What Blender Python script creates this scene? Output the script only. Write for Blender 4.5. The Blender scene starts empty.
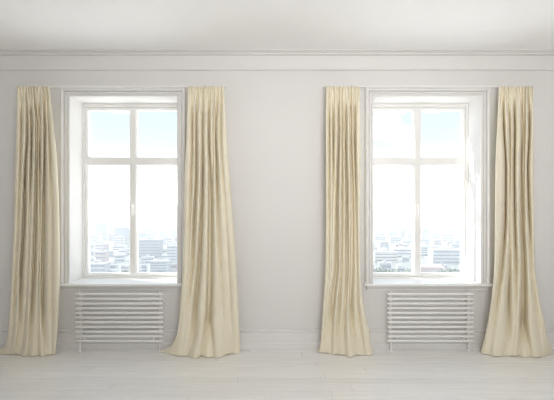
import bpy, bmesh, math, random
import numpy as np
from mathutils import Vector
random.seed(7)
scene = bpy.context.scene
COL = scene.collection

# ------------------------------------------------------------------ camera
# photo measured as 554x400: eye is 4.30 m from the window wall, level, tiny lens shift
D, EYE, F = 4.30, 1.508, 397.75
CX, CY = 275.25, 208.5
cam_d = bpy.data.cameras.new('camera'); cam = bpy.data.objects.new('camera', cam_d); COL.objects.link(cam)
cam_d.sensor_width = 36.0; cam_d.lens = F / 554 * 36.0
cam_d.shift_x = (277 - CX) / 554; cam_d.shift_y = (CY - 200) / 554
cam_d.clip_start = 0.05; cam_d.clip_end = 20000
cam.location = (0, -D, EYE); cam.rotation_euler = (math.pi / 2, 0, 0)
scene.camera = cam

# ------------------------------------------------------------------ world
world = bpy.data.worlds.new('sky'); scene.world = world; world.use_nodes = True
wt = world.node_tree; wt.nodes.clear()
def wn(t, **k):
    n = wt.nodes.new(t)
    for a, b in k.items(): setattr(n, a, b)
    return n
w_out = wn('ShaderNodeOutputWorld'); w_bg = wn('ShaderNodeBackground')
w_co = wn('ShaderNodeTexCoord'); w_sep = wn('ShaderNodeSeparateXYZ')
w_ramp = wn('ShaderNodeValToRGB'); w_noise = wn('ShaderNodeTexNoise'); w_cl = wn('ShaderNodeValToRGB'); w_mix = wn('ShaderNodeMixRGB')
w_map = wn('ShaderNodeMapping'); w_map.inputs['Scale'].default_value = (1, 1, 2.2)
wt.links.new(w_co.outputs['Generated'], w_sep.inputs[0])
w_half = wn('ShaderNodeMath', operation='MULTIPLY_ADD'); w_half.inputs[1].default_value = 0.5; w_half.inputs[2].default_value = 0.5
wt.links.new(w_sep.outputs['Z'], w_half.inputs[0]); wt.links.new(w_half.outputs[0], w_ramp.inputs[0])
e = w_ramp.color_ramp.elements                    # 0.5 is the horizon
e[0].position = 0.0; e[0].color = (0.46, 0.46, 0.46, 1)
e[1].position = 1.0; e[1].color = (0.11, 0.155, 0.22, 1)
for p, c in ((0.40, (0.80, 0.80, 0.80)), (0.49, (0.9, 0.91, 0.92)), (0.52, (1, 1, 1)), (0.55, (0.5, 0.52, 0.54)), (0.574, (0.150, 0.160, 0.168)), (0.60, (0.136, 0.152, 0.165)), (0.70, (0.12, 0.145, 0.18))):
    x = e.new(p); x.color = (*c, 1)
wt.links.new(w_co.outputs['Generated'], w_map.inputs[0]); wt.links.new(w_map.outputs[0], w_noise.inputs['Vector'])
w_noise.inputs['Scale'].default_value = 5.0; w_noise.inputs['Detail'].default_value = 4
wt.links.new(w_noise.outputs['Fac'], w_cl.inputs[0])
w_cl.color_ramp.elements[0].position = 0.54; w_cl.color_ramp.elements[1].position = 0.70
wt.links.new(w_cl.outputs['Color'], w_mix.inputs[0])
wt.links.new(w_ramp.outputs['Color'], w_mix.inputs[1]); w_mix.inputs[2].default_value = (0.9, 0.95, 1, 1)
wt.links.new(w_mix.outputs[0], w_bg.inputs['Color']); w_bg.inputs['Strength'].default_value = 7.0
wt.links.new(w_bg.outputs[0], w_out.inputs[0])

# afternoon sun grazing along the outside of the window wall from the left
sun_d = bpy.data.lights.new('sun', 'SUN'); sun_d.energy = 12.0; sun_d.angle = math.radians(4); sun_d.color = (1.0, 0.96, 0.90)
sun = bpy.data.objects.new('sun', sun_d); COL.objects.link(sun); sun.location = (-20, 10, 20)
sun.rotation_euler = Vector((0.72, -0.25, -0.60)).to_track_quat('-Z', 'Y').to_euler()

# daylight entering through the wide rear window of the room (behind the photographer)
REAR_Y = -4.8
al = bpy.data.lights.new('rear_window_daylight', 'AREA'); al.shape = 'RECTANGLE'; al.size = 1.8; al.size_y = 1.8
al.energy = 26.5; al.spread = math.radians(115); al.color = (1.0, 0.982, 0.962)
alo = bpy.data.objects.new('rear_window_daylight', al); COL.objects.link(alo)
alo.location = (0.8, REAR_Y + 0.02, 1.85); alo.rotation_euler = (math.pi / 2, 0, 0)   # faces +Y

scene.view_settings.view_transform = 'Standard'; scene.view_settings.look = 'None'
scene.view_settings.exposure = 0.0; scene.view_settings.gamma = 1.0; scene.view_settings.use_curve_mapping = False
for sx in (-1, 1):                      # sky portals in the two window openings (they only guide sampling)
    pl = bpy.data.lights.new('window_portal', 'AREA'); pl.shape = 'RECTANGLE'; pl.size = 1.162; pl.size_y = 2.03; pl.cycles.is_portal = True
    po = bpy.data.objects.new('window_portal', pl); COL.objects.link(po); po.location = (sx * 1.643, 0.43, 1.70); po.rotation_euler = (-math.pi / 2, 0, 0)
scene.cycles.use_denoising = True; scene.cycles.use_adaptive_sampling = False
scene.cycles.use_guiding = True; scene.cycles.filter_width = 1.1; scene.cycles.min_light_bounces = 6; scene.cycles.sample_clamp_indirect = 4.0; scene.cycles.max_bounces = 14; scene.cycles.diffuse_bounces = 10; scene.cycles.transparent_max_bounces = 16

# ------------------------------------------------------------------ helpers
def wall_pt(px, py, o=0.0):
    """photo pixel -> world X, Z at o metres in front of the window wall"""
    s = (D - o) / F
    return (px - CX) * s, EYE - (py - CY) * s

def tag(o, label=None, cat=None, group=None, kind=None):
    if label: o['label'] = label
    if cat: o['category'] = cat
    if group: o['group'] = group
    if kind: o['kind'] = kind
    return o

def obj(name, bm, m, parent=None, smooth=False):
    me = bpy.data.meshes.new(name)
    bmesh.ops.recalc_face_normals(bm, faces=bm.faces[:])
    bm.to_mesh(me); bm.free()
    if smooth:
        for p in me.polygons: p.use_smooth = True
    if m: me.materials.append(m)
    o = bpy.data.objects.new(name, me); COL.objects.link(o)
    if parent: o.parent = parent
    return o

def empty(name, loc=(0, 0, 0)):
    o = bpy.data.objects.new(name, None); COL.objects.link(o); o.location = loc; return o

def box(bm, x0, x1, y0, y1, z0, z1, bev=0.0, seg=1):
    vs = [bm.verts.new(p) for p in ((x0,y0,z0),(x1,y0,z0),(x1,y1,z0),(x0,y1,z0),(x0,y0,z1),(x1,y0,z1),(x1,y1,z1),(x0,y1,z1))]
    fs = [bm.faces.new([vs[i] for i in q]) for q in ((0,3,2,1),(4,5,6,7),(0,1,5,4),(1,2,6,5),(2,3,7,6),(3,0,4,7))]
    if bev > 0:
        es = list({ed for f in fs for ed in f.edges})
        bmesh.ops.bevel(bm, geom=es, offset=bev, segments=seg, affect='EDGES', profile=0.5)
    return bm

def cyl(bm, p0, p1, r, n=12, r2=None):
    p0, p1 = Vector(p0), Vector(p1); d = (p1 - p0).normalized()
    a = d.orthogonal().normalized(); b = d.cross(a); r2 = r if r2 is None else r2
    A = [bm.verts.new(p0 + r * (a * math.cos(t) + b * math.sin(t))) for t in [2 * math.pi * i / n for i in range(n)]]
    B = [bm.verts.new(p1 + r2 * (a * math.cos(t) + b * math.sin(t))) for t in [2 * math.pi * i / n for i in range(n)]]
    for i in range(n):
        bm.faces.new((A[i], A[(i + 1) % n], B[(i + 1) % n], B[i]))
    bm.faces.new(A[::-1]); bm.faces.new(B)
    return bm

def loft(bm, rows, close_u=False, close_v=False):
    """rows: list of point lists -> quad surface"""
    V = [[bm.verts.new(p) for p in r] for r in rows]
    nr, nc = len(V), len(V[0])
    for i in range(nr if close_v else nr - 1):
        for j in range(nc if close_u else nc - 1):
            bm.faces.new((V[i][j], V[i][(j + 1) % nc], V[(i + 1) % nr][(j + 1) % nc], V[(i + 1) % nr][j]))
    return V

def extrude_x(bm, prof, x0, x1):
    """closed profile of (y,z) pulled along X, capped"""
    V = loft(bm, [[(x0, y, z) for y, z in prof], [(x1, y, z) for y, z in prof]], close_u=True)
    bm.faces.new(V[0]); bm.faces.new(V[1][::-1]); return bm

def copy_tree(o, parent=None):
    c = o.copy(); COL.objects.link(c); c.parent = parent
    for ch in o.children: copy_tree(ch, c)
    return c

# ------------------------------------------------------------------ materials
def mat(name, col, rough=0.5, noise=0.0, nscale=8.0, bump=0.0, bscale=60.0, spec=0.5, stretch=(1, 1, 1), rnd=0.0):
    m = bpy.data.materials.new(name); m.use_nodes = True
    t = m.node_tree; b = t.nodes['Principled BSDF']
    b.inputs['Roughness'].default_value = rough; b.inputs['Specular IOR Level'].default_value = spec
    co = t.nodes.new('ShaderNodeTexCoord'); mp = t.nodes.new('ShaderNodeMapping'); mp.inputs['Scale'].default_value = stretch
    t.links.new(co.outputs['Object'], mp.inputs[0])
    n = t.nodes.new('ShaderNodeTexNoise'); n.inputs['Scale'].default_value = nscale; n.inputs['Detail'].default_value = 5
    t.links.new(mp.outputs[0], n.inputs['Vector'])
    r = t.nodes.new('ShaderNodeValToRGB'); r.color_ramp.elements[0].position = 0.3; r.color_ramp.elements[1].position = 0.7
    lo = [max(0, c * (1 - noise)) for c in col]; hi = [min(1, c * (1 + noise)) for c in col]
    r.color_ramp.elements[0].color = (*lo, 1); r.color_ramp.elements[1].color = (*hi, 1)
    t.links.new(n.outputs['Fac'], r.inputs[0])
    out = r.outputs[0]
    if rnd > 0:
        oi = t.nodes.new('ShaderNodeObjectInfo'); mr = t.nodes.new('ShaderNodeMapRange')
        mr.inputs['To Min'].default_value = 1 - rnd; mr.inputs['To Max'].default_value = 1 + rnd * 0.4
        t.links.new(oi.outputs['Random'], mr.inputs[0])
        hsv = t.nodes.new('ShaderNodeHueSaturation'); t.links.new(mr.outputs[0], hsv.inputs['Value']); t.links.new(out, hsv.inputs['Color'])
        out = hsv.outputs[0]
    t.links.new(out, b.inputs['Base Color'])
    if bump > 0:
        n2 = t.nodes.new('ShaderNodeTexNoise'); n2.inputs['Scale'].default_value = bscale; n2.inputs['Detail'].default_value = 3
        t.links.new(mp.outputs[0], n2.inputs['Vector'])
        bp = t.nodes.new('ShaderNodeBump'); bp.inputs['Strength'].default_value = bump; bp.inputs['Distance'].default_value = 0.004
        t.links.new(n2.outputs['Fac'], bp.inputs['Height']); t.links.new(bp.outputs[0], b.inputs['Normal'])
    return m

M = {}
M['wall'] = mat('wall_paint', (0.735, 0.722, 0.706), 0.75, 0.012, 1.5, 0.0, 180, 0.3)
M['ceiling'] = mat('ceiling_paint', (0.94, 0.935, 0.93), 0.85, 0.01, 1.2, 0.0, 150, 0.2)
M['trim'] = mat('white_trim_paint', (0.765, 0.752, 0.735), 0.4, 0.01, 3, 0.0, 60, 0.4)
M['window'] = mat('window_enamel', (0.84, 0.83, 0.81), 0.3, 0.01, 3, 0.0, 60, 0.5)
M['sill'] = mat('sill_enamel', (0.85, 0.845, 0.835), 0.3, 0.01, 3)
M['floor'] = mat('whitewashed_plank', (0.86, 0.848, 0.832), 0.20, 0.05, 6, 0.04, 40, 0.9, (0.35, 6, 6), rnd=0.045)
M['subfloor'] = mat('subfloor_wood', (0.35, 0.32, 0.29), 0.8, 0.1, 4)
M['radiator'] = mat('radiator_enamel', (0.82, 0.81, 0.79), 0.3, 0.01, 4)
M['plastic'] = mat('white_plastic', (0.82, 0.81, 0.80), 0.35, 0.01, 10)
M['metal'] = mat('satin_metal', (0.62, 0.62, 0.62), 0.35, 0.03, 30); M['metal'].node_tree.nodes['Principled BSDF'].inputs['Metallic'].default_value = 1

def fabric():
    m = mat('cream_curtain_linen', (0.85, 0.785, 0.63), 0.85, 0.015, 30, 0.0, 420, 0.15, (1, 1, 0.35))
    t = m.node_tree; b = t.nodes['Principled BSDF']; out = t.nodes['Material Output']
    b.inputs['Sheen Weight'].default_value = 0.2; b.inputs['Sheen Roughness'].default_value = 0.5
    tr = t.nodes.new('ShaderNodeBsdfTranslucent'); tr.inputs['Color'].default_value = (0.85, 0.785, 0.62, 1)
    mx = t.nodes.new('ShaderNodeMixShader'); mx.inputs[0].default_value = 0.08
    t.links.new(b.outputs[0], mx.inputs[1]); t.links.new(tr.outputs[0], mx.inputs[2]); t.links.new(mx.outputs[0], out.inputs[0])
    return m
M['fabric'] = fabric()

def glass():
    m = bpy.data.materials.new('window_glass'); m.use_nodes = True; t = m.node_tree; t.nodes.clear()
    o = t.nodes.new('ShaderNodeOutputMaterial'); mx = t.nodes.new('ShaderNodeMixShader')
    tr = t.nodes.new('ShaderNodeBsdfTransparent'); gl = t.nodes.new('ShaderNodeBsdfGlossy'); lw = t.nodes.new('ShaderNodeLayerWeight'); lw.inputs['Blend'].default_value = 0.5
    pw = t.nodes.new('ShaderNodeMath'); pw.operation = 'POWER'; pw.inputs[1].default_value = 5.0; t.links.new(lw.outputs['Facing'], pw.inputs[0])
    fr = t.nodes.new('ShaderNodeMath'); fr.operation = 'MULTIPLY_ADD'; fr.inputs[1].default_value = 0.7; fr.inputs[2].default_value = 0.02; t.links.new(pw.outputs[0], fr.inputs[0])
    gl.inputs['Roughness'].default_value = 0.02; tr.inputs['Color'].default_value = (0.97, 0.985, 0.985, 1)
    t.links.new(fr.outputs[0], mx.inputs[0]); t.links.new(tr.outputs[0], mx.inputs[1]); t.links.new(gl.outputs[0], mx.inputs[2])
    t.links.new(mx.outputs[0], o.inputs[0]); return m
M['glass'] = glass()

# ------------------------------------------------------------------ room shell
XL, XR, CEIL, WT = -3.45, 3.45, 3.186, 0.42
WX0, WX1 = 1.0575, 2.2140           # opening edges (mirrored for the other window)
WZ0, WZ1 = 0.690, 2.714
FY = 0.266                          # front face of the window frame
OPEN = [(-WX1, -WX0), (WX0, WX1)]

def wall_with_holes(xs, zs, holes, y0, y1):
    """slab between y0 and y1 with rectangular openings, axis XZ"""
    bm = bmesh.new(); xs = sorted(set(xs)); zs = sorted(set(zs))
    solid = lambda i, k: 0 <= i < len(xs) - 1 and 0 <= k < len(zs) - 1 and not any(
        h[0] - 1e-6 <= xs[i] and xs[i + 1] <= h[1] + 1e-6 and h[2] - 1e-6 <= zs[k] and zs[k + 1] <= h[3] + 1e-6 for h in holes)
    q = lambda *p: bm.faces.new([bm.verts.new(v) for v in p])
    for i in range(len(xs) - 1):
        for k in range(len(zs) - 1):
            if not solid(i, k): continue
            a, b, c, d = xs[i], xs[i + 1], zs[k], zs[k + 1]
            q((a, y0, c), (b, y0, c), (b, y0, d), (a, y0, d)); q((b, y1, c), (a, y1, c), (a, y1, d), (b, y1, d))
            if not solid(i - 1, k): q((a, y1, c), (a, y0, c), (a, y0, d), (a, y1, d))
            if not solid(i + 1, k): q((b, y0, c), (b, y1, c), (b, y1, d), (b, y0, d))
            if not solid(i, k - 1): q((a, y0, c), (a, y1, c), (b, y1, c), (b, y0, c))
            if not solid(i, k + 1): q((a, y0, d), (b, y0, d), (b, y1, d), (a, y1, d))
    bmesh.ops.remove_doubles(bm, verts=bm.verts[:], dist=1e-5)
    return bm

bm = wall_with_holes([XL, -WX1, -WX0, WX0, WX1, XR], [0, WZ0, WZ1, CEIL], [(a, b, WZ0, WZ1) for a, b in OPEN], 0, WT)
tag(obj('wall_back', bm, M['wall']), 'off-white painted wall holding the two tall windows', 'wall', kind='structure')
bm = wall_with_holes([XL, -0.1, 1.7, XR], [0, 0.95, 2.75, CEIL], [(-0.1, 1.7, 0.95, 2.75)], REAR_Y - 0.3, REAR_Y)
tag(obj('wall_rear', bm, M['wall']), 'off-white wall with a wide opening behind the viewer', 'wall', kind='structure')
for s, n in ((XL, 'left'), (XR, 'right')):
    bm = bmesh.new(); w = -0.2 if s < 0 else 0.2
    box(bm, min(s, s + w), max(s, s + w), REAR_Y - 0.3, WT, 0, CEIL)
    tag(obj('wall_' + n, bm, M['wall']), 'plain off-white side wall at the %s of the room' % n, 'wall', kind='structure')
bm = bmesh.new(); box(bm, XL - 0.2, XR + 0.2, REAR_Y - 0.3, WT, CEIL, CEIL + 0.2)
tag(obj('ceiling', bm, M['ceiling']), 'plain white plaster ceiling above the windows', 'ceiling', kind='structure')

bm = bmesh.new(); box(bm, XL - 0.2, XR + 0.2, REAR_Y - 0.3, WT, -0.2, -0.02)
floor = tag(obj('floor', bm, M['subfloor']), 'whitewashed plank floor with boards running along the window wall', 'floor', kind='structure')
def plank(x0, x1, y0, y1):
    bm = bmesh.new(); c = 0.002; zt, zb = 0.0, -0.02
    lo = [bm.verts.new(p) for p in ((x0, y0, zb), (x1, y0, zb), (x1, y1, zb), (x0, y1, zb))]
    md = [bm.verts.new(p) for p in ((x0, y0, zt - c), (x1, y0, zt - c), (x1, y1, zt - c), (x0, y1, zt - c))]
    tp = [bm.verts.new(p) for p in ((x0 + c, y0 + c, zt), (x1 - c, y0 + c, zt), (x1 - c, y1 - c, zt), (x0 + c, y1 - c, zt))]
    for a, b in ((lo, md), (md, tp)):
        for i in range(4): bm.faces.new((a[i], a[(i + 1) % 4], b[(i + 1) % 4], b[i]))
    bm.faces.new(tp); bm.faces.new(lo[::-1])
    obj('plank', bm, M['floor'], floor)
PW, y, row = 0.126, 0.0, 0
while y > REAR_Y + 0.01:
    y1 = y; y0 = max(REAR_Y, y - PW)
    cuts = [XL]; xx = XL + random.uniform(0.6, 2.4)
    while xx < XR - 0.5: cuts.append(xx); xx += random.uniform(1.9, 2.6)
    cuts.append(XR)
    for a, b in zip(cuts, cuts[1:]): plank(a + 0.0003, b - 0.0003, y0 + 0.0008, y1 - 0.0008)
    y = y0; row += 1

# mouldings (profiles are (projection from wall, z))
def moulding_back(name, prof, label):
    bm = bmesh.new(); extrude_x(bm, [(-o, z) for o, z in prof], XL, XR)
    return tag(obj(name, bm, M['trim']), label, 'moulding', kind='structure')
corn = [(0, CEIL), (0.105, CEIL), (0.105, 3.182), (0.085, 3.181), (0.085, 3.177), (0.064, 3.176), (0.064, 3.170), (0.052, 3.168), (0.052, 3.163), (0, 3.163)]
moulding_back('trim_1', corn, 'stepped white cornice where the window wall meets the ceiling')
frz = [(0, 3.163), (0.050, 3.163), (0.050, 3.158), (0.022, 3.152), (0.020, 3.022), (0.026, 3.018), (0.028, 3.010), (0.022, 3.002), (0.012, 2.996), (0, 2.994)]
moulding_back('trim_2', frz, 'flat white frieze band below the cornice with a thin bead')
base = [(0, 0), (0.030, 0), (0.030, 0.052), (0.026, 0.060), (0.018, 0.064), (0.018, 0.168), (0.013, 0.172), (0.013, 0.176), (0.022, 0.181), (0.026, 0.190), (0.022, 0.198), (0.010, 0.202), (0, 0.202)]
moulding_back('baseboard_back', base, 'white moulded skirting board running under the windows')
for s, n in ((XL, 'left'), (XR, 'right')):
    sg = 1 if s < 0 else -1
    bm = bmesh.new()
    V = loft(bm, [[(s + sg * o, yy, z) for o, z in base] for yy in (REAR_Y, -0.031)], close_u=True); bm.faces.new(V[0]); bm.faces.new(V[1][::-1])
    tag(obj('baseboard_' + n, bm, M['trim']), 'white moulded skirting board along the %s side wall' % n, 'moulding', kind='structure')

# ------------------------------------------------------------------ windows
def rect_loop(bm, prof, x0, x1, z0, z1):
    """prof: (inset, y) closed ring swept round the rectangle with mitres"""
    rows = [[(x0 + i, y, z0 + i) for i, y in prof], [(x1 - i, y, z0 + i) for i, y in prof], [(x1 - i, y, z1 - i) for i, y in prof], [(x0 + i, y, z1 - i) for i, y in prof]]
    loft(bm, rows, close_u=True, close_v=True); return bm

def make_window(n, ox0, ox1, label):
    root = tag(empty('window_%d' % n, (0, 0, 0)), label, 'window', kind='structure')
    # casing round the opening on three sides
    prof = [(0.0, 0.0), (0.0, -0.016), (0.006, -0.020), (0.020, -0.020), (0.022, -0.012), (0.027, -0.012), (0.029, -0.028), (0.044, -0.028), (0.046, -0.014), (0.054, -0.014),
            (0.057, -0.034), (0.064, -0.046), (0.074, -0.050), (0.084, -0.047), (0.091, -0.038), (0.093, -0.02), (0.093, 0.0)]
    bm = bmesh.new(); zb = WZ0 + 0.0155
    rows = [[(ox0 - w, y, zb) for w, y in prof], [(ox0 - w, y, WZ1 + w) for w, y in prof], [(ox1 + w, y, WZ1 + w) for w, y in prof], [(ox1 + w, y, zb) for w, y in prof]]
    V = loft(bm, rows, close_u=True); bm.faces.new(V[0]); bm.faces.new(V[-1][::-1])
    obj('casing', bm, M['trim'], root)
    # sill board with moulding below
    bm = bmesh.new(); z = WZ0 + 0.015
    sp = [(FY + 0.05, z - 0.02), (FY + 0.05, z), (-0.070, z), (-0.076, z - 0.003), (-0.078, z - 0.010), (-0.078, z - 0.018), (-0.074, z - 0.023), (0.0, z - 0.023)]
    # inside the opening the board is as wide as the opening, in front it runs past the casing
    box(bm, ox0, ox1, -0.001, FY + 0.05, z - 0.015, z)
    fp = [(-0.0, z), (-0.070, z), (-0.076, z - 0.003), (-0.078, z - 0.009), (-0.078, z - 0.019), (-0.074, z - 0.024), (-0.0, z - 0.024)]
    extrude_x(bm, fp, ox0 - 0.105, ox1 + 0.105)
    sill = obj('sill', bm, M['sill'], root)
    bm = bmesh.new(); z -= 0.024
    mp = [(0, z), (-0.060, z), (-0.060, z - 0.006), (-0.048, z - 0.010), (-0.038, z - 0.020), (-0.032, z - 0.032), (-0.022, z - 0.040), (-0.022, z - 0.052), (0, z - 0.052)]
    extrude_x(bm, mp, ox0 - 0.075, ox1 + 0.075)
    obj('apron_moulding', bm, M['trim'], sill)
    # outer frame, sash, mullion, transom
    zs = WZ0 + 0.015
    bm = bmesh.new()
    fr = [(0, FY), (0.018, FY), (0.022, FY + 0.004), (0.022, FY + 0.016), (0.022, FY + 0.09), (0, FY + 0.09)]
    rect_loop(bm, fr, ox0, ox1, zs, WZ1); fo = obj('frame', bm, M['window'], root)
    sx0, sx1, sz0, sz1 = ox0 + 0.0235, ox1 - 0.0235, zs + 0.0235, WZ1 - 0.042
    bm = bmesh.new(); box(bm, ox0 + 0.022, ox1 - 0.022, FY + 0.004, FY + 0.09, WZ1 - 0.0405, WZ1 - 0.022); obj('head_rail', bm, M['window'], fo)
    bm = bmesh.new()
    sa = [(0, FY + 0.012), (0.024, FY + 0.010), (0.026, FY + 0.018), (0.033, FY + 0.020), (0.036, FY + 0.026), (0.036, FY + 0.045), (0.036, FY + 0.07), (0, FY + 0.07)]
    rect_loop(bm, sa, sx0, sx1, sz0, sz1); obj('sash', bm, M['window'], root)
    xm = (ox0 + ox1) / 2
    gx0, gx1, gz0, gz1 = sx0 + 0.036, sx1 - 0.036, sz0 + 0.036, sz1 - 0.036
    s87 = (D + FY) / F
    zt = EYE - (161 - CY) * s87
    def bar(half, f):
        h = [(half, f + 0.062), (half, f + 0.022), (half - 0.004, f + 0.014), (half - 0.012, f + 0.011), (half - 0.014, f)]
        return [(-a, b) for a, b in h] + h[::-1]
    bm = bmesh.new(); pr = bar(0.046, FY + 0.006)
    V = loft(bm, [[(xm + w, y, zz) for w, y in pr] for zz in (gz0 - 0.02, gz1 + 0.02)], close_u=True); bm.faces.new(V[0]); bm.faces.new(V[1][::-1])
    mul = obj('mullion', bm, M['window'], root)
    for a, b in ((gx0 - 0.02, xm - 0.032), (xm + 0.032, gx1 + 0.02)):
        bm = bmesh.new(); pr = bar(0.049, FY + 0.010)
        V = loft(bm, [[(xx, y, zt + w) for w, y in pr] for xx in (a, b)], close_u=True); bm.faces.new(V[0]); bm.faces.new(V[1][::-1])
        obj('transom', bm, M['window'], root)
    for a, b in ((gx0, xm - 0.045), (xm + 0.045, gx1)):
        for c, d in ((gz0, zt - 0.048), (zt + 0.048, gz1)):
            bm = bmesh.new(); box(bm, a - 0.006, b + 0.006, FY + 0.050, FY + 0.054, c - 0.006, d + 0.006)
            obj('pane', bm, M['glass'], root)
    # handle on the mullion
    zh = EYE - (206 - CY) * s87; bm = bmesh.new()
    box(bm, xm - 0.011, xm + 0.011, FY - 0.002, FY + 0.007, zh - 0.035, zh + 0.035, 0.003, 2)
    cyl(bm, (xm, FY + 0.001, zh), (xm, FY - 0.040, zh), 0.008)
    h = obj('handle', bm, M['window'], root, False)
    bm = bmesh.new(); box(bm, xm - 0.009, xm + 0.009, FY - 0.050, FY - 0.036, zh - 0.105, zh + 0.012, 0.005, 2); obj('lever', bm, M['window'], h)
    # hinges on the outer stile
    side = ox0 if n == 1 else ox1
    for zz in (zs + 0.10, zs + 1.05, WZ1 - 0.16):
        xx = side + (0.0225 if n == 1 else -0.0225)
        bm = bmesh.new(); cyl(bm, (xx, FY + 0.003, zz), (xx, FY + 0.003, zz + 0.07), 0.006, 10); obj('hinge', bm, M['window'], root)
    return root
make_window(1, -WX1, -WX0, 'tall white window with four panes between the two curtains at left')
make_window(2, WX0, WX1, 'tall white window with four panes between the two curtains at right')

# ------------------------------------------------------------------ curtains
RZ, RO = 2.790, 0.120               # rail height and distance from the wall
def crom(ts, vs, t):
    ts = np.asarray(ts, float); vs = np.asarray(vs, float)
    i = int(np.clip(np.searchsorted(ts, t) - 1, 0, len(ts) - 2)); h = ts[i + 1] - ts[i]; s = min(max((t - ts[i]) / h, 0), 1)
    def sl(k):
        if k <= 0 or k >= len(ts) - 1:
            k2 = min(max(k, 1), len(ts) - 1); return (vs[k2] - vs[k2 - 1]) / (ts[k2] - ts[k2 - 1])
        a = (vs[k] - vs[k - 1]) / (ts[k] - ts[k - 1]); b = (vs[k + 1] - vs[k]) / (ts[k + 1] - ts[k])
        return 0 if a * b <= 0 else 2 * a * b / (a + b)
    m0, m1 = sl(i) * h, sl(i + 1) * h
    return (2*s**3 - 3*s*s + 1) * vs[i] + (s**3 - 2*s*s + s) * m0 + (-2*s**3 + 3*s*s) * vs[i + 1] + (s**3 - s*s) * m1

def smooth(a, b, t):
    t = min(max((t - a) / (b - a), 0), 1); return t * t * (3 - 2 * t)

def make_curtain(edges, valleys, hem, npleat, label, seed):
    """edges: (y,left,right); valleys: lists of (y,x,strength); hem: (x,y) floor line - all read off the photo in its pixels"""
    rs = np.random.RandomState(seed); ph = rs.rand(8) * 6.28
    NU, NV = 260, 120
    ey = [q[0] for q in edges]
    rows = []
    for r in range(NV + 1):
        t = r / NV; y = 87 + (353 - 87) * (1 - (1 - t) ** 1.25)
        L = crom(ey, [q[1] for q in edges], y); R = crom(ey, [q[2] for q in edges], y)
        z = max(EYE - (y - CY) * (D - 0.15) / F, 0.004) if r < NV else 0.004
        vx = [(crom([p[0] for p in v], [p[1] for p in v], y), crom([p[0] for p in v], [p[2] for p in v], y)) for v in valleys]
        w = 1 - smooth(0.0, 0.75, z); w = w ** 1.6
        row = []
        for c in range(NU + 1):
            u = c / NU; x = L + (R - L) * u
            amp = 0.16
            d = 0.0
            for k, (v, s) in enumerate(vx):
                q = x - v; lam = 1.15 + 1.25 * smooth(130, 353, y) + 0.9 * w
                q *= 0.75 if q * (1 if k % 2 else -1) > 0 else 1.25           # folds lean a little
                d -= s * amp * math.exp(-(abs(q) / lam) ** 1.5)
            d *= 0.05 + 0.95 * smooth(84, 128, y)
            # heading tape pleats
            top = 1 - smooth(87, 118, y)
            d += top * 0.011 * (math.sin(2 * math.pi * npleat * u + 1.2 * math.sin(9 * u + ph[0])))
            # slow wander of the cloth
            mid = smooth(100, 180, y)
            d += mid * 0.006 * math.sin(5 * u + z * 2.1 + ph[1]) + mid * 0.003 * math.sin(13 * u - z * 3.3 + ph[2]) + w * 0.004 * math.sin(26 * u + 9 * z + ph[3])
            # side edges turn back to the wall
            ed = min(u, 1 - u) * (R - L)
            d -= 0.040 * math.exp(-ed / 1.3) * mid
            o_up = RO + 0.036 + d + 0.085 * smooth(87, 160, y)
            yh = float(np.interp(L + (R - L) * u, [h[0] for h in hem], [h[1] for h in hem]))
            o_hem = D - F * EYE / (yh - CY)
            o = o_up * (1 - w) + (o_hem + 0.02 + 0.42 * d) * w
            o = max(o, 0.088 if z > 0.6 else 0.045 + 0.047 * smooth(0.15, 0.6, z))
            row.append(((x - CX) * (D - o) / F, -o, z + (0.006 * math.sin(21 * u + ph[4]) * 0.5 + 0.003) * (r == NV)))
        rows.append(row)
    x_mid = sum(p[0] for p in rows[-1]) / (NU + 1)
    root = tag(empty('curtain', (x_mid, -0.2, 0)), label, 'curtain', 'floor-length cream curtains')
    bm = bmesh.new(); loft(bm, [[(p[0] - x_mid, p[1] + 0.2, p[2]) for p in rr] for rr in rows])
    pan = obj('fabric_panel', bm, M['fabric'], root, True)
    so = pan.modifiers.new('thickness', 'SOLIDIFY'); so.thickness = 0.003; so.offset = 0
    # heading ruffle above the tape, and one white hook per pleat
    top = rows[0]
    bm = bmesh.new()
    rr = [[(p[0] - x_mid, p[1] + 0.2, z) for p in top] for z in (top[0][2] - 0.002, top[0][2] + 0.002)]
    rr.append([(p[0] - x_mid, p[1] + 0.2 + 0.004, top[0][2] + 0.005 + 0.003 * math.sin(i * 0.9)) for i, p in enumerate(top)])
    loft(bm, rr); hd = obj('heading', bm, M['fabric'], root, True)
    so = hd.modifiers.new('thickness', 'SOLIDIFY'); so.thickness = 0.0025; so.offset = 0
    hook_me = None
    for k in range(npleat):
        p = top[int((k + 0.5) / npleat * NU)]
        if hook_me is None:
            bm = bmesh.new(); box(bm, -0.004, 0.004, -0.004, 0.004, -0.016, 0.016, 0.002, 1)
            hk = obj('hook', bm, M['plastic'], root); hook_me = hk
        else:
            hk = hook_me.copy(); COL.objects.link(hk); hk.parent = root
        hk.location = (p[0] - x_mid, -RO - 0.0145 + 0.2, RZ - 0.001)
    return root, top[0][0], top[-1][0]

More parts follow.
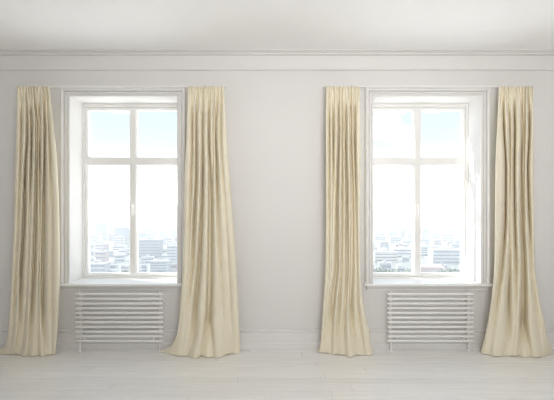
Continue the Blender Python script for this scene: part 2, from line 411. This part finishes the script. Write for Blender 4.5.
C1e = [(87, 17.5, 49.5), (130, 16.5, 54), (170, 15, 57.5), (220, 14, 59.3), (265, 12, 59.8), (300, 10.5, 59), (330, 8, 57.5), (345, 5, 56), (353, -8, 55)]
C1v = [[(87,22,.5),(130,21.5,.4),(220,18.5,.3),(300,15,.5),(353,10,.6)],
       [(87,26.5,.6),(130,27,.7),(170,25,.9),(220,23.5,1.1),(280,20.7,.9),(320,20,.6),(353,15,.8)],
       [(87,30,.5),(130,32,.9),(220,29.5,.3),(300,26,.4),(330,24,.8),(353,20.5,.9)],
       [(87,34,.6),(130,36.5,1),(220,35,1.1),(280,33,1),(330,30,.8),(353,27.5,.9)],
       [(87,38.5,.6),(130,40,1),(220,40,.4),(300,38,.5),(353,38,1)],
       [(87,43,.6),(130,44.5,.8),(220,43.3,1.1),(280,42.5,1.1),(320,43,.9),(353,46,.6)],
       [(87,46.5,.4),(150,50,.4),(220,52,.2),(353,51.5,.4)]]
C1h = [(-4, 352.5), (5, 354.5), (12, 356.5), (30, 357.5), (45, 357), (55, 355)]
C2e = [(87, 188, 224), (130, 187, 226), (170, 185, 229), (220, 184, 233), (265, 183, 236), (300, 180.5, 238), (330, 177.5, 239.3), (345, 170.5, 240), (353, 159, 240)]
C2v = [[(87,192,.5),(130,192.5,.5),(220,190,.4),(265,188,.25),(300,184,.1),(353,176,.15)],
       [(87,197,.6),(130,196,.7),(170,196,.8),(215,194,.9),(265,192,.6),(300,188,.35),(330,184,.15),(353,181,.2)],
       [(87,203,.6),(130,203,.6),(170,203,.9),(215,202,1),(265,199.5,1),(300,196.5,1.1),(330,194.5,1.1),(353,188,.8)],
       [(87,209,.6),(130,208.5,.8),(170,209.5,1.1),(215,210,1.3),(265,209.5,1.4),(310,208.5,1.4),(330,206,1.1),(353,201,1)],
       [(87,214,.5),(130,213.5,.4),(265,210.5,0),(310,209,.3),(330,211,.9),(353,213.5,.8)],
       [(87,218,.6),(130,215.5,.8),(170,216.5,.8),(220,218,.4),(300,222,.2),(353,226,.3)],
       [(87,221.5,.5),(130,221,.4),(220,226,.15),(353,233,.3)]]
C2h = [(163, 352), (170, 354), (178, 356.3), (195, 358.3), (212, 358.5), (222, 357), (230, 354.5), (240, 353)]
C3e = [(87, 326, 359.5), (130, 326, 360.2), (170, 326, 360.8), (220, 326, 359.4), (265, 325.5, 359.8), (300, 323.5, 363), (330, 321.5, 369), (345, 320, 371.5), (353, 317.5, 373)]
C3v = [[(87,329.5,.5),(130,329.5,.5),(265,328.5,.3),(353,324,.5)],
       [(87,333,.6),(130,333,.8),(200,333,.4),(265,331.8,.3),(300,329.5,.3),(353,327,.4)],
       [(87,338,.6),(130,339,.9),(200,337.5,1.1),(265,337,1.2),(300,333.5,1.2),(330,331.6,1),(353,331,.7)],
       [(87,342,.6),(130,342.5,.6),(200,342,.7),(265,341.5,.7),(300,339,.8),(330,337.3,1),(353,337,.8)],
       [(87,346,.6),(130,346,.9),(200,347,1.1),(265,347.3,1.1),(300,346,.7),(330,344,1),(353,345,.8)],
       [(87,350.5,.6),(130,350.6,1),(200,352,1.2),(265,351.5,1.2),(300,350.6,1.1),(330,352.5,.9),(353,356.5,.7)],
       [(87,355,.6),(130,355,.9),(200,356,.6),(300,357.5,.4),(330,361,.6),(353,365,.5)]]
C3h = [(315, 352), (322, 354), (330, 355.5), (345, 357), (360, 356.5), (374, 355)]
C4e = [(87, 499, 533), (130, 497, 533.3), (170, 495.5, 534), (220, 495, 534.2), (265, 494.5, 535), (290, 492.5, 538), (320, 488, 544.5), (340, 484, 549), (353, 480.5, 554)]
C4v = [[(87,503,.5),(130,504,.7),(170,506,.8),(220,505.5,.8),(265,502,.6),(300,497,.4),(353,489,.3)],
       [(87,508,.5),(130,509.5,.5),(220,510.5,.4),(265,509.3,.6),(300,508,.9),(330,508,.9),(353,504,.6)],
       [(87,514,.6),(130,515,.8),(170,514.5,.8),(220,515,.8),(265,516,.5),(320,515,.2),(353,513,.4)],
       [(87,521,.6),(130,522,.9),(170,521,1),(220,521.5,1.1),(265,523,1.4),(300,523,1.5),(330,521.5,1.3),(353,519,.8)],
       [(87,525,.5),(170,524,.3),(265,523.5,0),(310,523.5,.5),(330,526,1),(353,531,.7)],
       [(87,528.5,.7),(130,529,.8),(170,527.5,.8),(220,529,.7),(265,531,.4),(353,543,.4)]]
C4h = [(478, 352.3), (486, 354.5), (494, 356.3), (512, 357), (530, 358), (543, 357), (556, 352)]
CU = []
for args in ((C1e, C1v, C1h, 11, 'cream floor-length curtain at far left, tail spreading to the picture edge', 1),
             (C2e, C2v, C2h, 11, 'cream curtain right of the left window, hem sweeping towards the radiator', 2),
             (C3e, C3v, C3h, 12, 'cream curtain left of the right window, tight pleats and narrow waist', 3),
             (C4e, C4v, C4h, 10, 'cream curtain at far right with a wide bell-shaped hem', 4)):
    CU.append(make_curtain(*args))

def make_rail(x0, x1, label):
    root = tag(empty('curtain_rail', ((x0 + x1) / 2, 0, RZ)), label, 'curtain rail', 'white curtain rails')
    h = (x1 - x0) / 2
    bm = bmesh.new(); box(bm, -h, h, -RO - 0.009, -RO + 0.009, -0.007, 0.007, 0.002, 1); obj('rail', bm, M['plastic'], root)
    for s in (-1, 1):
        bm = bmesh.new(); box(bm, s * h - 0.006, s * h + 0.006, -RO - 0.011, -RO + 0.011, -0.010, 0.010, 0.003, 1); obj('end_cap', bm, M['plastic'], root)
    for f in (-0.93, 0, 0.93):
        bm = bmesh.new(); box(bm, f * h - 0.008, f * h + 0.008, -RO + 0.004, 0.0, 0.0075, 0.013); box(bm, f * h - 0.012, f * h + 0.012, -0.006, 0.0, 0.0135, 0.05)
        obj('bracket', bm, M['plastic'], root)
    return root
make_rail(CU[0][1] - 0.012, CU[1][2] + 0.012, 'thin white curtain rail above the left window')
make_rail(CU[2][1] - 0.012, CU[3][2] + 0.012, 'thin white curtain rail above the right window')

# ------------------------------------------------------------------ radiators
def make_radiator(x0, x1, label):
    xc = (x0 + x1) / 2; h = (x1 - x0) / 2; o = -0.10
    root = tag(empty('radiator', (xc, o, 0)), label, 'radiator', 'white tubular radiators')
    z1, z0 = 0.605, 0.110; pitch = (z1 - z0) / 10
    bm = bmesh.new(); n = 16; ring = []
    for i in range(n):
        a = 2 * math.pi * i / n; c, s = math.cos(a), math.sin(a)
        ring.append((0.014 * math.copysign(abs(c) ** 0.75, c), 0.0135 * math.copysign(abs(s) ** 0.75, s)))
    rows = [[(xx, y * k, z * k) for y, z in ring] for xx, k in ((-h, 0.55), (-h + 0.003, 0.85), (-h + 0.008, 1), (h - 0.008, 1), (h - 0.003, 0.85), (h, 0.55))]
    V = loft(bm, rows, close_u=True); bm.faces.new(V[0]); bm.faces.new(V[-1][::-1])
    tube = obj('tube', bm, M['radiator'], root, True); tube.location = (0, 0, z0)
    for k in range(1, 11):
        c = tube.copy(); COL.objects.link(c); c.parent = root; c.location = (0, 0, z0 + k * pitch)
    for s in (-1, 1):
        xx = s * (h - 0.042)
        bm = bmesh.new(); box(bm, xx - 0.015, xx + 0.015, 0.016, 0.046, z0 - 0.012, z1 + 0.012, 0.006, 2); col = obj('header_pipe', bm, M['radiator'], root)
        bm = bmesh.new(); cyl(bm, (xx, 0.0, z1 + 0.013), (xx, 0.0, z1 + 0.030), 0.009, 12, 0.006); obj('vent_cap', bm, M['radiator'], root)
        bm = bmesh.new(); cyl(bm, (xx, 0.012, 0.006), (xx, 0.012, z0 - 0.013), 0.009, 14); cyl(bm, (xx, 0.012, 0.0), (xx, 0.012, 0.008), 0.020, 18); obj('foot', bm, M['radiator'], root)
        bm = bmesh.new(); cyl(bm, (xx, 0.045, z1 - 0.10), (xx, 0.10, z1 - 0.10), 0.008, 10); obj('wall_bracket', bm, M['radiator'], root)
        xv = s * (h - 0.10)
        bm = bmesh.new(); box(bm, xv - 0.008, xv + 0.008, -0.008, 0.016, z0 + 0.014, z0 + 0.0355, 0.003, 2); obj('valve', bm, M['radiator'], root)
    return root
make_radiator(-2.109, -1.180, 'white horizontal-tube radiator under the left window')
make_radiator(1.182, 2.092, 'white horizontal-tube radiator under the right window')

# ------------------------------------------------------------------ city far below the windows
GZ = EYE - 80.0
def far(px, d): return (px - CX) / F * d
def y_of(d): return d - D
def d_of(py): return F * 80.0 / (py - CY)              # distance where the ground shows at that height
M['ground'] = mat('city_ground', (0.150, 0.158, 0.150), 0.9, 0.25, 0.02)
M['b_white'] = mat('pale_render', (0.413, 0.413, 0.422), 0.9, 0.05, 0.1)
M['b_cream'] = mat('cream_render', (0.413, 0.372, 0.339), 0.9, 0.05, 0.1)
M['b_pink'] = mat('pink_brick', (0.347, 0.273, 0.264), 0.9, 0.05, 0.1)
M['b_blue'] = mat('blue_grey_cladding', (0.188, 0.207, 0.232), 0.7, 0.05, 0.1)
M['b_grey'] = mat('grey_concrete', (0.297, 0.309, 0.326), 0.9, 0.05, 0.1)
M['roof_red'] = mat('red_tile_roof', (0.347, 0.207, 0.181), 0.9, 0.08, 0.3)
M['roof_grey'] = mat('felt_roof', (0.297, 0.306, 0.323), 0.9, 0.08, 0.1)
M['b_glass'] = mat('dark_window_band', (0.099, 0.124, 0.158), 0.3, 0.1, 0.3)
M['leaf'] = mat('tree_foliage', (0.055, 0.074, 0.055), 0.9, 0.3, 0.6)
M['bark'] = mat('tree_bark', (0.15, 0.12, 0.10), 0.9, 0.2, 1.0)
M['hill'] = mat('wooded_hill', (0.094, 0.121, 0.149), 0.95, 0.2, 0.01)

bm = bmesh.new(); box(bm, -3000, 3000, 150, 6000, GZ - 2, GZ)
tag(obj('ground', bm, M['ground']), 'hazy ground of the city far below the windows', 'ground', kind='structure')

PLACED = []
def free(x, y, rad):
    return all(math.hypot(x - a, y - b) > rad + c for a, b, c in PLACED)
def building(px, py_base, w, h, m, label, group=None, roof='flat', bands=0, dep=None, rz=0.0, name='building', cat='building'):
    """px centre, py_base: where its foot meets the ground in the photo; w,h in metres"""
    d = d_of(py_base); dep = dep or w * 0.6; rad = math.hypot(w, dep) / 2
    if group and not free(far(px, d), y_of(d) + dep / 2, rad): return None
    PLACED.append((far(px, d), y_of(d) + dep / 2, rad))
    root = tag(empty(name, (far(px, d), y_of(d) + dep / 2, GZ)), label, cat, group); root.rotation_euler.z = rz
    bm = bmesh.new(); box(bm, -w / 2, w / 2, -dep / 2, dep / 2, 0, h); obj('wall', bm, M[m], root)
    if roof == 'flat':
        bm = bmesh.new(); box(bm, -w / 2 - 0.3, w / 2 + 0.3, -dep / 2 - 0.3, dep / 2 + 0.3, h, h + 0.9); obj('roof', bm, M['roof_grey'], root)
        bm = bmesh.new(); box(bm, -w * 0.15, w * 0.12, -dep * 0.15, dep * 0.2, h + 0.9, h + 3.6); obj('roof_hut', bm, M[m], root)
    else:
        bm = bmesh.new(); r = h * 0.45
        a = [(-w / 2 - .5, -dep / 2 - .5, h), (w / 2 + .5, -dep / 2 - .5, h), (w / 2 + .5, dep / 2 + .5, h), (-w / 2 - .5, dep / 2 + .5, h), (-w * .3, 0, h + r), (w * .3, 0, h + r)]
        v = [bm.verts.new(p) for p in a]
        for f in ((0, 1, 5, 4), (2, 3, 4, 5), (1, 2, 5), (3, 0, 4), (3, 2, 1, 0)): bm.faces.new([v[i] for i in f])
        obj('roof', bm, M['roof_red'], root)
    if bands:
        st = h / bands; bm = bmesh.new(); box(bm, -w * 0.47, w * 0.47, -dep / 2 - 0.25, -dep / 2 + 0.05, 0, st * 0.42)
        b0 = obj('window_band', bm, M['b_glass'], root); b0.location.z = st * 0.3
        for k in range(1, bands):
            b = b0.copy(); COL.objects.link(b); b.parent = root; b.location.z = st * (k + 0.3)
    return root
# named landmarks
building(148.5, 258, 37, 29, 'b_blue', 'blue-grey slab block with banded windows behind the right panes of left window', bands=6, dep=20)
building(159, 272, 22, 13, 'b_grey', 'grey low block at the foot of the right panes of left window', bands=4, dep=14)
building(174, 264, 20, 26, 'b_grey', 'narrow grey tower cut by the right edge of left window', bands=6, dep=16)
building(122.5, 244, 34, 36, 'b_blue', 'pale blue tower beside the mullion of left window', bands=8, dep=25)
building(101, 240, 30, 42, 'b_grey', 'tall faint grey tower in the left panes of left window', bands=9, dep=24)
building(100.5, 263, 14, 16, 'b_pink', 'small pink house block in the left panes of left window', bands=3, dep=12)
building(450, 264, 50, 20, 'b_grey', 'long grey office slab with horizontal bands seen through right window', bands=4, dep=18)
building(433, 273, 30, 7, 'b_pink', 'pinkish hall with red tiled roof seen through right window', roof='gable', dep=20)
building(386, 262, 34, 14, 'b_cream', 'cream block at the left edge of right window', bands=3, dep=18)
building(404, 258, 36, 14, 'b_white', 'white block left of the mullion of right window', bands=3, dep=18)
building(430, 256, 34, 15, 'b_white', 'white block right of the mullion of right window', bands=4, dep=18)
building(95, 272, 26, 10, 'b_grey', 'low grey block at the bottom left corner of left window', bands=2, dep=16)
# the rest of the town, row behind row
WORD = {'b_white': 'white', 'b_cream': 'cream', 'b_pink': 'pinkish', 'b_blue': 'blue-grey', 'b_grey': 'grey'}
for side, c0, c1 in (('left', 62, 208), ('right', 342, 488)):
    for yb, hh in ((271, 8), (263, 9), (256, 11), (250, 13), (245, 15), (241, 17), (237, 20), (233.5, 22), (230.5, 24), (228, 26)):
        px = c0 + random.uniform(0, 10)
        while px < c1:
            mk = random.choice(['b_white', 'b_white', 'b_cream', 'b_pink', 'b_blue', 'b_grey', 'b_grey'])
            wpx = random.uniform(5, 14); d = d_of(yb); w = wpx / F * d * 0.9
            tall = random.random() < 0.2 and yb < 250 and side == 'left'
            h = hh * random.uniform(0.5, 1.15) * (1.7 if tall else 1)
            far_w = 'near' if yb > 255 else ('middle-distance' if yb > 240 else 'distant')
            mid = 132 if side == 'left' else 418; pc = px + wpx / 2
            where = 'near the mullion' if abs(pc - mid) < 14 else ('in the left panes' if pc < mid else 'in the right panes')
            lab = '%s %s %s %s %s of %s window' % (far_w, 'wide' if wpx > 9.5 else 'narrow', WORD[mk], 'tower' if tall else 'block', where, side)
            building(px + wpx / 2, yb + random.uniform(-2, 2) * (yb - 220) / 40, w, h, mk, lab, 'hazy town beyond the windows', bands=int(h / 4) if yb > 236 else 0, dep=w * random.uniform(.4, .7), rz=random.uniform(-.25, .25))
            px += wpx * random.uniform(1.0, 1.6)

def tree(px, py, hpx, label):
    d = d_of(py); h = hpx / F * d
    if not free(far(px, d), y_of(d), h * 0.5): return
    PLACED.append((far(px, d), y_of(d), h * 0.45))
    root = tag(empty('tree', (far(px, d), y_of(d), GZ)), label, 'tree', 'dark trees below the windows')
    bm = bmesh.new(); cyl(bm, (0, 0, 0), (0, 0, h * 0.45), h * 0.05, 8, h * 0.03); obj('trunk', bm, M['bark'], root)
    bm = bmesh.new()
    for k in range(7):
        r = h * random.uniform(.2, .3); g = bmesh.ops.create_icosphere(bm, subdivisions=2, radius=r)
        c = Vector((random.uniform(-.3, .3) * h, random.uniform(-.3, .3) * h, h * random.uniform(.42, .78)))
        for v in g['verts']: v.co = v.co * (1 + random.uniform(-.16, .16)) + c
    obj('crown', bm, M['leaf'], root)
for i, (px, py, hp) in enumerate(((374, 277, 9), (380, 279, 12), (389, 278, 10), (397, 280, 11), (406, 277, 9), (412, 279, 10), (444, 279, 10), (450, 277, 9), (457, 279, 10), (465, 278, 9), (399, 262, 5), (378, 262, 5), (441, 268, 6))):
    tree(px, py, hp, 'dark green tree at the bottom of the %s panes of right window' % ('left' if px < 418 else 'right'))
for px, py, hp in ((90, 278, 8), (110, 262, 5), (124, 276, 7), (155, 277, 7), (161, 279, 9), (167, 278, 7), (137, 268, 5)):
    tree(px, py, hp, 'dark green tree at the bottom of the %s panes of left window' % ('left' if px < 132 else 'right'))

# the town goes on to either side, where the windows would only show it from another spot
bm = bmesh.new(); rt = random.Random(21)
for yb, hh in ((271, 8), (261, 10), (253, 12), (246, 15), (240, 18), (235, 22), (231, 24)):
    d = d_of(yb)
    for c0, c1 in ((-260, 55), (215, 335), (495, 810)):
        px = c0 + rt.uniform(0, 10)
        while px < c1 - 16:
            wpx = rt.uniform(7, 15); w = wpx / F * d * 0.9; h = hh * rt.uniform(.5, 1.2); x0 = far(px, d); y0 = y_of(d) + rt.uniform(0, 12)
            box(bm, x0, x0 + w, y0, y0 + w * 0.6, GZ, GZ + h); px += wpx * rt.uniform(1.1, 1.7)
tag(obj('town', bm, M['b_grey']), 'rest of the pale hazy town spreading to both sides of the view', 'town', kind='stuff')

# low wooded ridge on the skyline
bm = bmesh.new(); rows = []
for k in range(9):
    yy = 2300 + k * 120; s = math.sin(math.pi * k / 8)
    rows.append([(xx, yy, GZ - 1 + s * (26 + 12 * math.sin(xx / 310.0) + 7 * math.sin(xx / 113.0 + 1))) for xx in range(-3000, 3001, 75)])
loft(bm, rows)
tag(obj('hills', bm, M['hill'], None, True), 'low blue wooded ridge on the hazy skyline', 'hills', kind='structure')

# thin summer haze lying over the town
mh = bpy.data.materials.new('haze_air'); mh.use_nodes = True; th = mh.node_tree; th.nodes.clear()
ho = th.nodes.new('ShaderNodeOutputMaterial'); hv = th.nodes.new('ShaderNodeVolumeScatter')
hv.inputs['Color'].default_value = (0.96, 0.98, 1.0, 1); hv.inputs['Density'].default_value = 0.0005; hv.inputs['Anisotropy'].default_value = 0.0
th.links.new(hv.outputs[0], ho.inputs['Volume'])
bm = bmesh.new(); box(bm, -3500, 3500, 60, 6500, GZ - 5, GZ + 92)
tag(obj('haze', bm, mh), 'thin white haze hanging over the distant town', 'haze', kind='stuff')

# tell look-alikes of the town apart by their order from the left
ORD = ['first', 'second', 'third', 'fourth', 'fifth', 'sixth', 'seventh', 'eighth', 'ninth', 'tenth', 'eleventh', 'twelfth']
same = {}
for o in COL.objects:
    if o.parent is None and o.get('category') in ('building', 'tree'): same.setdefault(o['label'], []).append(o)
for lab, os_ in same.items():
    if len(os_) > 1:
        os_.sort(key=lambda o: o.location.x / (o.location.y + D))
        for k, o in enumerate(os_): o['label'] = '%s, %s from left' % (lab, ORD[min(k, 11)])
